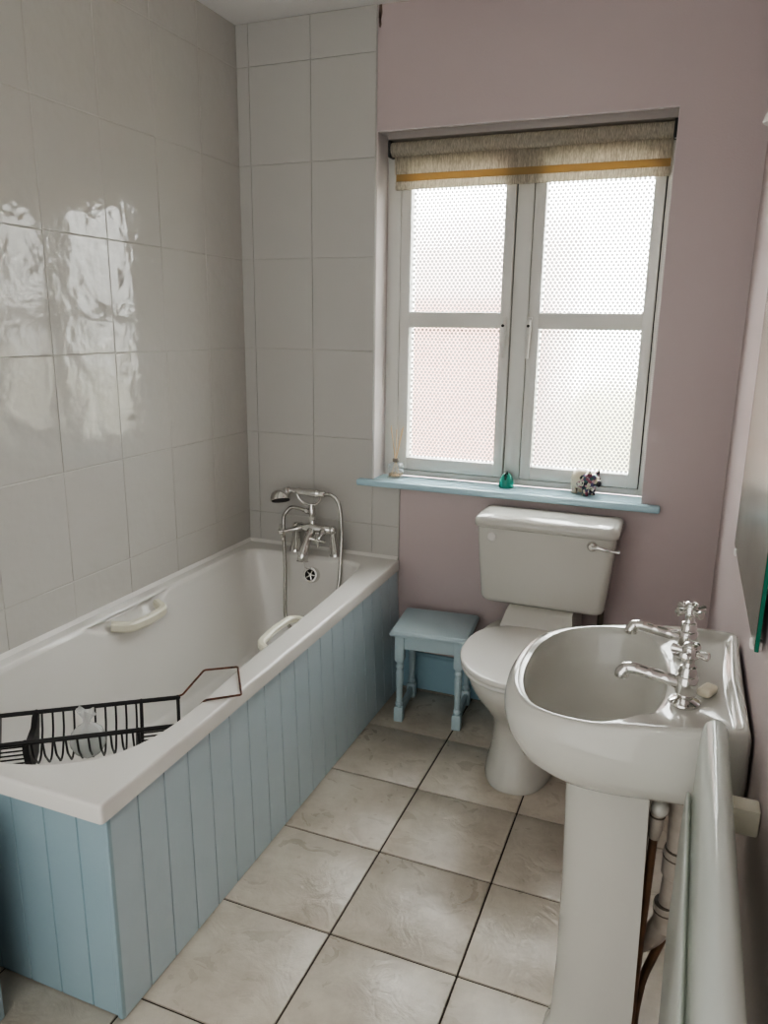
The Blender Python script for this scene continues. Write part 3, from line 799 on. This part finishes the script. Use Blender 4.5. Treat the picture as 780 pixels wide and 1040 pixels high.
for sy in (-1, 1):
    b = MB(); b.box(-lx+.014, lx-.014, sy*ly-.008, sy*ly+.008, .287, .338, bev=.002); b.build('apron', M['stool'], parent=t, local=True)
for sx in (-1, 1):
    b = MB(); b.box(sx*lx-.008, sx*lx+.008, -ly+.014, ly-.014, .287, .338, bev=.002); b.build('apron', M['stool'], parent=t, local=True)
    b = MB(); b.box(sx*lx-.008, sx*lx+.008, -ly+.013, ly-.013, .014, .048, bev=.003); b.build('stretcher', M['stool'], parent=t, local=True)

# ------------------------------------------------------------------ toilet
TX = 1.262
t = thing('toilet', (TX, -.36, 0), 'white close-coupled toilet with closed lid below the window', 'toilet')
NA = 64; TA = [2*PI*i/NA for i in range(NA)]
def egg(hw, yf, yb, z, sq=2.0, cxx=TX):
    """egg-shaped loop: half width hw, front yf, back yb"""
    cy = yb-(yb-yf)*.46 if True else 0; out = []
    for a in TA:
        c, s_ = math.cos(a), math.sin(a)
        e = 2/ (sq if s_ < 0 else max(2.6, sq))
        x = hw*math.copysign(abs(c)**e, c)
        y = cy+(abs(cy-yf) if s_ < 0 else (yb-cy))*math.copysign(abs(s_)**e, s_)
        out.append((cxx+x, y, z))
    return out
b = MB()
pl = [(.113, -.572, -.10, .0005, 2.5), (.115, -.575, -.10, .006, 2.5), (.112, -.572, -.10, .03, 2.5), (.101, -.552, -.10, .08, 2.5), (.099, -.541, -.09, .125, 2.5), (.101, -.538, -.08, .165, 2.4), (.108, -.546, -.06, .20, 2.3), (.125, -.572, -.05, .235, 2.2),
      (.148, -.612, -.05, .275, 2.1), (.170, -.652, -.05, .315, 2.05), (.184, -.682, -.05, .35, 2.0), (.190, -.694, -.05, .375, 2.0), (.190, -.696, -.05, .392, 2.0), (.187, -.692, -.055, .399, 2.0), (.178, -.68, -.07, .4005, 2.0)]
b.loft([egg(*p) for p in pl])
# rear deck that carries the cistern
b.loft([[(TX-hw, yf, z), (TX+hw, yf, z), (TX+hw, -.03, z), (TX-hw, -.03, z)] for hw, yf, z in ((.125, -.262, .385), (.122, -.258, .43), (.112, -.222, .470), (.109, -.205, .479))])
b.build('pan', M['ceramic2'], parent=t, sharp=50)
b = MB()
b.loft([egg(hw, yf, -.268, z, 2.05) for hw, yf, z in ((.180, -.694, .4040), (.1855, -.701, .4055), (.187, -.703, .409), (.187, -.703, .4135), (.1855, -.701, .4170), (.180, -.694, .4185))])
b.build('seat', M['seat'], parent=t, sharp=50)
b = MB()
b.loft([egg(hw, yf, yb, z, 2.05) for hw, yf, yb, z in ((.183, -.701, -.266, .4222), (.188, -.708, -.262, .4240), (.1895, -.7095, -.262, .4275), (.1895, -.7095, -.262, .4335), (.188, -.708, -.263, .4365), (.185, -.704, -.265, .4383), (.181, -.699, -.267, .4388), (.150, -.65, -.29, .4402), (.08, -.55, -.36, .4412), (.01, -.48, -.45, .4415))])
b.build('lid', M['seat'], parent=t, sharp=50)
for sx in (-1, 1):
    b = MB(); b.tube([(TX+sx*.075-.02, -.272, .428), (TX+sx*.075+.02, -.272, .428)], .009, 12); b.tube([(TX+sx*.075, -.268, .402), (TX+sx*.075, -.270, .428)], .008, 10)
    b.build('hinge', M['seat'], parent=t)
b = MB(); CYX = 1.258
def cist(hx, y0_, y1_, z, r=.03): return rr(CYX-hx, CYX+hx, y0_, y1_, [.012, .012, r, r], z, 5)
b.loft([cist(.195, -.175, -.012, .4805), cist(.207, -.186, -.012, .487), cist(.212, -.190, -.012, .50), cist(.224, -.198, -.012, .64), cist(.231, -.202, -.012, .752)])
b.build('cistern', M['ceramic2'], parent=t, sharp=50)
b = MB()
b.loft([cist(.236, -.206, -.010, .7535, .035), cist(.241, -.211, -.009, .757, .037), cist(.2425, -.213, -.009, .770, .038), cist(.2405, -.211, -.009, .780, .037), cist(.234, -.204, -.012, .788, .034), cist(.220, -.188, -.022, .7925, .03), cist(.17, -.14, -.06, .794, .02)])
b.build('cistern_lid', M['ceramic2'], parent=t, sharp=60)
b = MB(); lx_, ly_, lz = 1.418, -.2025, .728
b.lathe([(.017, 0), (.018, .003), (.016, .011), (.010, .016)], 20, X=Matrix.Translation((lx_, ly_+.002, lz)) @ Matrix.Rotation(PI/2, 4, 'X'))
b.tube(smooth_path([(lx_, ly_-.013, lz), (lx_+.025, ly_-.022, lz+.002), (lx_+.055, ly_-.022, lz-.004), (lx_+.088, ly_-.020, lz-.006)], 5), [.0075]*5+[.006]*5+[.005]*5+[.0055], 10)
b.build('flush_lever', M['chrome'], parent=t)
b = MB(); b.lathe([(.0155, 0), (.016, .002), (.0135, .005), (.004, .006)], 24, X=Matrix.Translation((1.083, -.2005, .722)) @ Matrix.Rotation(PI/2, 4, 'X'))
b.build('blanking_cap', M['seat'], parent=t)
b = MB(); b.tube([(1.452, -.06, .482), (1.452, -.06, .40), (1.452, -.012, .36)], .011, 12); b.build('inlet_pipe', M['pvc_ring'], parent=t)

# ------------------------------------------------------------------ washbasin
t = thing('washbasin', (1.65, -1.342, 0), 'white pedestal washbasin with two chrome taps against the right wall', 'washbasin')
yc = -1.350
half = [(1.7955, .120), (1.7955, .170), (1.7955, .1935), (1.7900, .1990), (1.765, .2045), (1.70, .213), (1.62, .2185), (1.56, .214), (1.500, .197), (1.453, .164), (1.424, .114), (1.4105, .056)]
outl = [(x, yc+d) for x, d in half]+[(1.4070, yc)]+[(x, yc-d) for x, d in reversed(half)]
outl = [(x, yc+(y-yc)*1.03) for x, y in outl]
sm = smooth_path([(x, y, 0) for x, y in outl], 6, True)
sm = [(min(p.x, 1.7965), p.y) for p in sm]
BC = (1.600, yc)
NB = 160; BA = [2*PI*i/NB for i in range(NB)]
RO = polar(sm, BC, BA)
bowl = []
for i in range(120):
    a = 2*PI*i/120; c, s_ = math.cos(a), math.sin(a); e = 2/2.35
    bowl.append((1.5555+.1215*math.copysign(abs(c)**e, c), yc-.005+.206*math.copysign(abs(s_)**e, s_)))
RBW = [min(rb, ro-.0135) for rb, ro in zip(polar(bowl, BC, BA), RO)]
def ztop(x): return .822+.034*sstep(1.44, 1.80, x)
def bl(R, zf, cx_=None):
    return [(BC[0]+r*math.cos(a), BC[1]+r*math.sin(a), zf(BC[0]+r*math.cos(a)) if callable(zf) else zf) for r, a in zip(R, BA)]
lo = []
sc_c = (1.705, yc)
def under(s_, z, w=1.):
    out = []
    for r, a in zip(RO, BA):
        x, y = BC[0]+r*math.cos(a), BC[1]+r*math.sin(a)
        X_ = min(1.7965, sc_c[0]+(x-sc_c[0])*(s_ if x < sc_c[0] else lerp(1, s_, w)))
        out.append((X_, yc+(y-yc)*lerp(s_, 1, (max(0, s_-.9) if x > 1.72 and s_ > 1 else 0)), z+.018*sstep(1.50, 1.70, X_)*(1-sstep(.66, .76, z))))
    return out
for s_, z, w in ((.36, .664, 1), (.44, .665, .8), (.58, .670, .6), (.73, .680, .4), (.86, .696, .2), (.95, .718, .06), (1.0, .745, 0), (1.020, .768, 0), (1.022, .788, 0), (1.010, .806, 0)):
    lo.append(under(s_, z, w))
lo += [bl([r-.001 for r in RO], lambda x: ztop(x)-.012), bl([r-.0035 for r in RO], lambda x: ztop(x)-.004), bl([r-.008 for r in RO], ztop)]
def frac(f, drop):
    out = []
    for ro, rb, a in zip(RO, RBW, BA):
        ro2 = ro-.008; gap = ro2-rb; r = lerp(rb, ro2, f); x = BC[0]+r*math.cos(a)
        dz = drop*sstep(.03, .10, gap)
        out.append((x, BC[1]+r*math.sin(a), ztop(x)-dz))
    return out
def frac_abs(ins, drop):
    out = []
    for ro, rb, a in zip(RO, RBW, BA):
        gap = ro-.008-rb; r = ro-.008-min(ins, gap*.55); x = BC[0]+r*math.cos(a)
        out.append((x, BC[1]+r*math.sin(a), ztop(x)-drop*sstep(.03, .09, gap)))
    return out
lo += [frac_abs(.010, 0.0), frac_abs(.013, .002), frac_abs(.020, .0105), frac_abs(.026, .012)]
lo += [frac(.12, .0145), frac(.04, .0165)]
for s_, z in ((1., .0185), (.985, .024), (.965, .036), (.92, .06), (.85, .083), (.72, .104), (.5, .117), (.25, .122), (.08, .124)):
    L_ = []
    for rb, a in zip(RBW, BA):
        x, y = BC[0]+rb*math.cos(a), BC[1]+rb*math.sin(a)
        cxx = 1.575
        L_.append((cxx+(x-cxx)*s_, yc+(y-yc)*s_, (ztop(x)-.002 if s_ >= .96 else lerp(.822, ztop(x)-.002, s_**3))-z+.002))
    lo.append(L_)
b = MB(); b.loft(lo, True, True)
b.build('basin', M['ceramic'], parent=t, sharp=70)
# half-shell pedestal open towards the wall
def ped(xf, xb, hw, z, th=.014, n=24):
    o_, i_ = [], []
    for k in range(n+1):
        a = PI/2+PI*k/n
        c, s_ = math.cos(a), math.sin(a); e = 2/2.7
        o_.append((xb+(xb-xf)*math.copysign(abs(c)**e, c), yc+hw*math.copysign(abs(s_)**e, s_), z))
        i_.append((xb+(xb-xf-th)*math.copysign(abs(c)**e, c), yc+(hw-th)*math.copysign(abs(s_)**e, s_), z))
    return o_+i_[::-1]
b = MB()
pl_ = [ped(*p) for p in ((1.508, 1.674, .104, .0005), (1.510, 1.674, .102, .02), (1.524, 1.678, .091, .06), (1.527, 1.679, .088, .2), (1.525, 1.675, .088, .4), (1.520, 1.670, .089, .56), (1.518, 1.668, .090, .62), (1.517, 1.668, .091, .667))]
pl_[-1] = [(x, y, z+.018*sstep(1.50, 1.70, x)) for x, y, z in pl_[-1]]
b.loft(pl_)
b.build('pedestal', M['ceramic'], parent=t, sharp=50)
b = MB(); b.lathe([(.024, 0), (.024, .003), (.018, .004), (.016, .001)], 24, X=Matrix.Translation((1.575, yc, .7003))); b.build('waste', M['chrome'], parent=t)

# chrome pillar taps
def make_tap(loc, label, ang):
    r = thing('basin_tap', loc, label, 'tap', group='chrome pillar taps on the washbasin')
    b = MB()
    b.lathe([(.0235, .0005), (.0245, .003), (.0235, .006), (.016, .009), (.0125, .012), (.013, .016), (.0165, .019), (.0175, .024), (.0175, .046), (.016, .050), (.0145, .051), (.0142, .058), (.0125, .062), (.0125, .066), (.0095, .068), (.0085, .074)], 24)
    b.build('body', M['chrome'], parent=r, local=True)
    b = MB()
    b.tube(smooth_path([(-.012, 0, .036), (-.036, 0, .0400), (-.060, 0, .0440), (-.081, 0, .0470), (-.0925, 0, .0455), (-.0985, 0, .038), (-.0995, 0, .030)], 6), [.0105]*6+[.0099]*6+[.0095]*6+[.0096]*6+[.0108]*6+[.0115]*6+[.0110], 18)
    b.build('spout', M['chrome'], parent=r, local=True)
    b = MB()
    b.tube([(0, 0, .070), (0, 0, .080), (0, 0, .083), (0, 0, .096), (0, 0, .101)], [.0085, .009, .0125, .0125, .010], 18)
    b.ball((0, 0, .101), .0118, .0118, .006)
    for k in range(4):
        a = ang+k*PI/2; c, s_ = math.cos(a), math.sin(a)
        b.tube([(.008*c, .008*s_, .090), (.018*c, .018*s_, .090), (.022*c, .022*s_, .090), (.0285*c, .0285*s_, .090), (.030*c, .030*s_, .090)], [.0055, .0055, .0072, .0075, .005], 12)
    h = b.build('cross_handle', M['chrome'], parent=r, local=True)
    return r
ZD = ztop(1.70)-.0135
make_tap((1.703, yc-.100, ZD), 'chrome cross-head basin tap nearer the camera, in front of the soap', math.radians(-20))
make_tap((1.703, yc+.098, ZD), 'chrome cross-head basin tap nearer the window, beyond the other tap', math.radians(38))
b = MB(); b.box(-.011, .011, -.018, .018, .0005, .016, bev=.006, seg=3, X=Matrix.Translation((1.737, -1.412, ztop(1.737)-.0125)) @ Matrix.Rotation(math.radians(-25), 4, 'Z'))
tag(b.build('soap', M['soap'], origin=(1.735, -1.40, ztop(1.735)-.0125)), 'small cream sliver of soap beside the nearer basin tap', 'soap')

# pipework behind the pedestal
t = thing('waste_pipe', (1.70, -1.33, 0), 'grey-white plastic waste pipe behind the basin pedestal', 'pipe')
yp = -1.37
b = MB(); b.tube(bend_path([(1.705, yp, .68), (1.722, yp, .60), (1.726, yp+.005, .48), (1.721, yp+.01, .36), (1.702, yp+.02, .305), (1.672, yp+.035, .262), (1.630, yp+.05, .235)], .03), .0205, 18)
b.build('pipe', M['pvc'], parent=t)
for z, x, y, tilt in ((.485, 1.7257, yp+.005, 0), (.365, 1.721, yp+.010, -.1)):
    b = MB(); X = Matrix.Translation((x, y, z)) @ Matrix.Rotation(tilt, 4, 'Y')
    b.lathe([(.022, -.030), (.0255, -.026), (.0255, .022), (.022, .026)], 20, X=X)
    c = b.build('collar', M['pvc'], parent=t)
    b = MB(); b.lathe([(.0235, .024), (.0235, .028), (.021, .0285)], 20, X=X); b.lathe([(.0262, .010), (.0262, .0125)], 20, X=X); b.build('seam', M['pvc_ring'], parent=c)
t = thing('water_valve', (1.68, -1.40, .55), 'white capped valve on a supply pipe behind the basin pedestal', 'valve')
b = MB(); b.tube([(1.684, -1.405, .62), (1.683, -1.405, .575), (1.681, -1.405, .55)], [.012, .0122, .0095], 14); b.build('body', M['pvc'], parent=t)
b = MB(); b.ball((1.686, -1.408, .612), .0155, .0155, .0155); b.build('cap', M['ceramic'], parent=t)
b = MB(); b.lathe([(.0132, 0), (.0132, .003)], 16, X=Matrix.Translation((1.6835, -1.405, .594))); b.build('seam', M['pvc_ring'], parent=t)
b = MB(); b.tube([(1.681, -1.405, .56), (1.678, -1.40, .30), (1.677, -1.39, .07), (1.677, -1.39, .001)], .0075, 12); b.build('supply_pipe', M['copper'], parent=t)
b = MB(); b.tube(bend_path([(1.796, -1.350, .45), (1.752, -1.335, .42), (1.739, -1.33, .365), (1.692, -1.31, .165), (1.685, -1.305, .08), (1.685, -1.305, .0008)], .03), .0085, 12)
tag(b.build('copper_pipe', M['copper'], origin=(1.70, -1.38, 0)), 'brown tarnished copper pipe slanting down behind the basin pedestal', 'pipe')

# ------------------------------------------------------------------ towel rail and the glossy sheet hung over it
t = thing('towel_rail', (1.77, -1.95, .80), 'cream plastic towel rail fixed to the right wall past the basin', 'towel rail')
b = MB(); b.tube([(1.738, -1.67, .807), (1.738, -2.45, .807)], .0095, 14); b.build('bar', M['cream'], parent=t)
for y in (-1.685, -2.42):
    b = MB(); b.box(1.726, 1.7995, y-.016, y+.016, .788, .826, bev=.004)
    b.build('bracket', M['cream'], parent=t)
b = MB()
def drape(y, k):
    # inverted U of stiff vinyl with a second soft fold on the room side
    s_ = (-1.60-y)/.9
    zt = .898+.004*math.sin(y*9); w = .0185+.003*s_
    cxx = 1.742-.010*s_
    pts = []
    pts += [(cxx-.032-.006*s_+.003*math.sin(y*7), .45), (cxx-.031-.004*s_, .53), (cxx-.030-.002*s_, .62), (cxx-.0295, .71), (cxx-.0285, .755), (cxx-.0265, .772), (cxx-.022, .768), (cxx-.0195, .755), (cxx-.0190, .78), (cxx-w, .855), (cxx-w*.8, .882), (cxx-w*.4, zt-.003), (cxx, zt), (cxx+w*.45, zt-.004), (cxx+w*.85, .880), (cxx+w*1.08, .85), (cxx+w*1.18, .79), (cxx+w*1.26, .74), (cxx+w*1.31, .70), (cxx+w*1.33, .67)]
    P = smooth_path([(x, y, z) for x, z in pts], 4)
    return [(min(p.x, 1.786), p.y, p.z) for p in P]
ys_ = [-1.600, -1.604]+[-1.62-.03*i for i in range(21)]
L0 = [drape(y, 0) for y in ys_]
# close the far end softly
c0 = [(lerp(1.742, x, .9), -1.597, z-.003) for x, y, z in L0[0]]
b.loft([c0]+L0, False, False, closed=False)
o = b.build('vinyl_sheet', M['vinyl'], origin=(1.74, -1.95, .45), sharp=80)
md = o.modifiers.new('thick', 'SOLIDIFY'); md.thickness = .0025; md.offset = -1
tag(o, 'glossy pale greenish plastic sheet hanging over the towel rail', 'plastic sheet')

# ------------------------------------------------------------------ mirror and wall light on the right wall
t = thing('wall_mirror', (1.795, -1.21, .965), 'frameless wall mirror with green glass edge on the right wall', 'mirror')
b = MB(); b.box(1.7855, 1.7915, -1.515, -.905, .968, 1.76, bev=.0008, seg=1); b.build('glass_edge', M['green_glass'], parent=t)
b = MB(); b.add([(1.7852, -1.513, .970), (1.7852, -.907, .970), (1.7852, -.907, 1.758), (1.7852, -1.513, 1.758)], [(0, 1, 2, 3)]); b.build('mirror_face', M['mirror'], parent=t)
for y in (-1.475, -.96):
    for z in (.966, 1.762):
        b = MB(); b.box(1.7825, 1.7995, y-.008, y+.008, z-.007, z+.007, bev=.002); b.build('clip', M['white_paint'], parent=t)
t = thing('wall_light', (1.78, -.98, 1.82), 'white glass wall light at top right edge above the mirror', 'lamp')
b = MB(); b.lathe([(.05, 0), (.052, .004), (.048, .018), (.02, .024)], 24, X=Matrix.Translation((1.799, -1.02, 1.86)) @ Matrix.Rotation(-PI/2, 4, 'Y')); b.build('base', M['chrome'], parent=t)
b = MB(); b.lathe([(.014, .0), (.018, .002), (.030, -.02), (.040, -.055), (.042, -.075), (.040, -.078)], 24, X=Matrix.Translation((1.768, -1.0, 1.832)) @ Matrix.Rotation(.2, 4, 'Y') @ Matrix.Scale(.6, 4)); b.build('shade', M['lampshade'], parent=t)

# ------------------------------------------------------------------ light
w = bpy.data.worlds.new('overcast_sky'); S.world = w; w.use_nodes = True
nt = w.node_tree; bg = nt.nodes['Background']
tc = nt.nodes.new('ShaderNodeTexCoord'); sp = nt.nodes.new('ShaderNodeSeparateXYZ'); nt.links.new(tc.outputs['Generated'], sp.inputs[0])
cr = nt.nodes.new('ShaderNodeValToRGB'); e = cr.color_ramp.elements
e[0].position = .0; e[0].color = (.28, .285, .28, 1); e[1].position = .75; e[1].color = (.97, .99, 1., 1)
nt.links.new(sp.outputs[2], cr.inputs[0]); nt.links.new(cr.outputs[0], bg.inputs[0]); bg.inputs[1].default_value = 13.0
pl = bpy.data.lights.new('sky_portal', 'AREA'); pl.shape = 'RECTANGLE'; pl.size = .98; pl.size_y = 1.22; pl.cycles.is_portal = True
po = bpy.data.objects.new('sky_portal', pl); COL.objects.link(po); po.location = (1.053, .245, 1.46); po.rotation_euler = (-PI/2, 0, 0)

ll = bpy.data.lights.new('fill_light', 'AREA'); ll.shape = 'RECTANGLE'; ll.size = 1.7; ll.size_y = 2.3; ll.energy = 3.7; ll.color = (1., 1., .985)  # fill light added behind the camera to lift surfaces facing it
lo_ = bpy.data.objects.new('fill_light', ll); COL.objects.link(lo_); lo_.location = (.9, YN+.06, 1.24); lo_.rotation_euler = (PI/2, 0, 0)

# ------------------------------------------------------------------ camera
f, yaw, pitch, roll = 770.091, .3763, .2431, .0139
cam = bpy.data.cameras.new('camera'); co = bpy.data.objects.new('camera', cam); COL.objects.link(co)
cam.sensor_fit = 'VERTICAL'; cam.sensor_height = 36; cam.lens = f*36/1040; cam.clip_start = .02
fw0 = Vector((-math.sin(yaw), math.cos(yaw), 0)); r0 = Vector((math.cos(yaw), math.sin(yaw), 0)); u0 = Vector((0, 0, 1))
fw = fw0*math.cos(pitch)-u0*math.sin(pitch); up = fw0*math.sin(pitch)+u0*math.cos(pitch)
rt = r0*math.cos(roll)+up*math.sin(roll); up2 = -r0*math.sin(roll)+up*math.cos(roll)
Rm = Matrix((rt, up2, -fw)).transposed().to_4x4()
co.matrix_world = Matrix.Translation((1.6582, -2.6661, 1.4245)) @ Rm
S.camera = co
S.view_settings.view_transform = 'AgX'
S.view_settings.look = 'AgX - Medium High Contrast'
S.view_settings.exposure = 2.33
S.cycles.max_bounces = 16
S.cycles.sample_clamp_indirect = 5
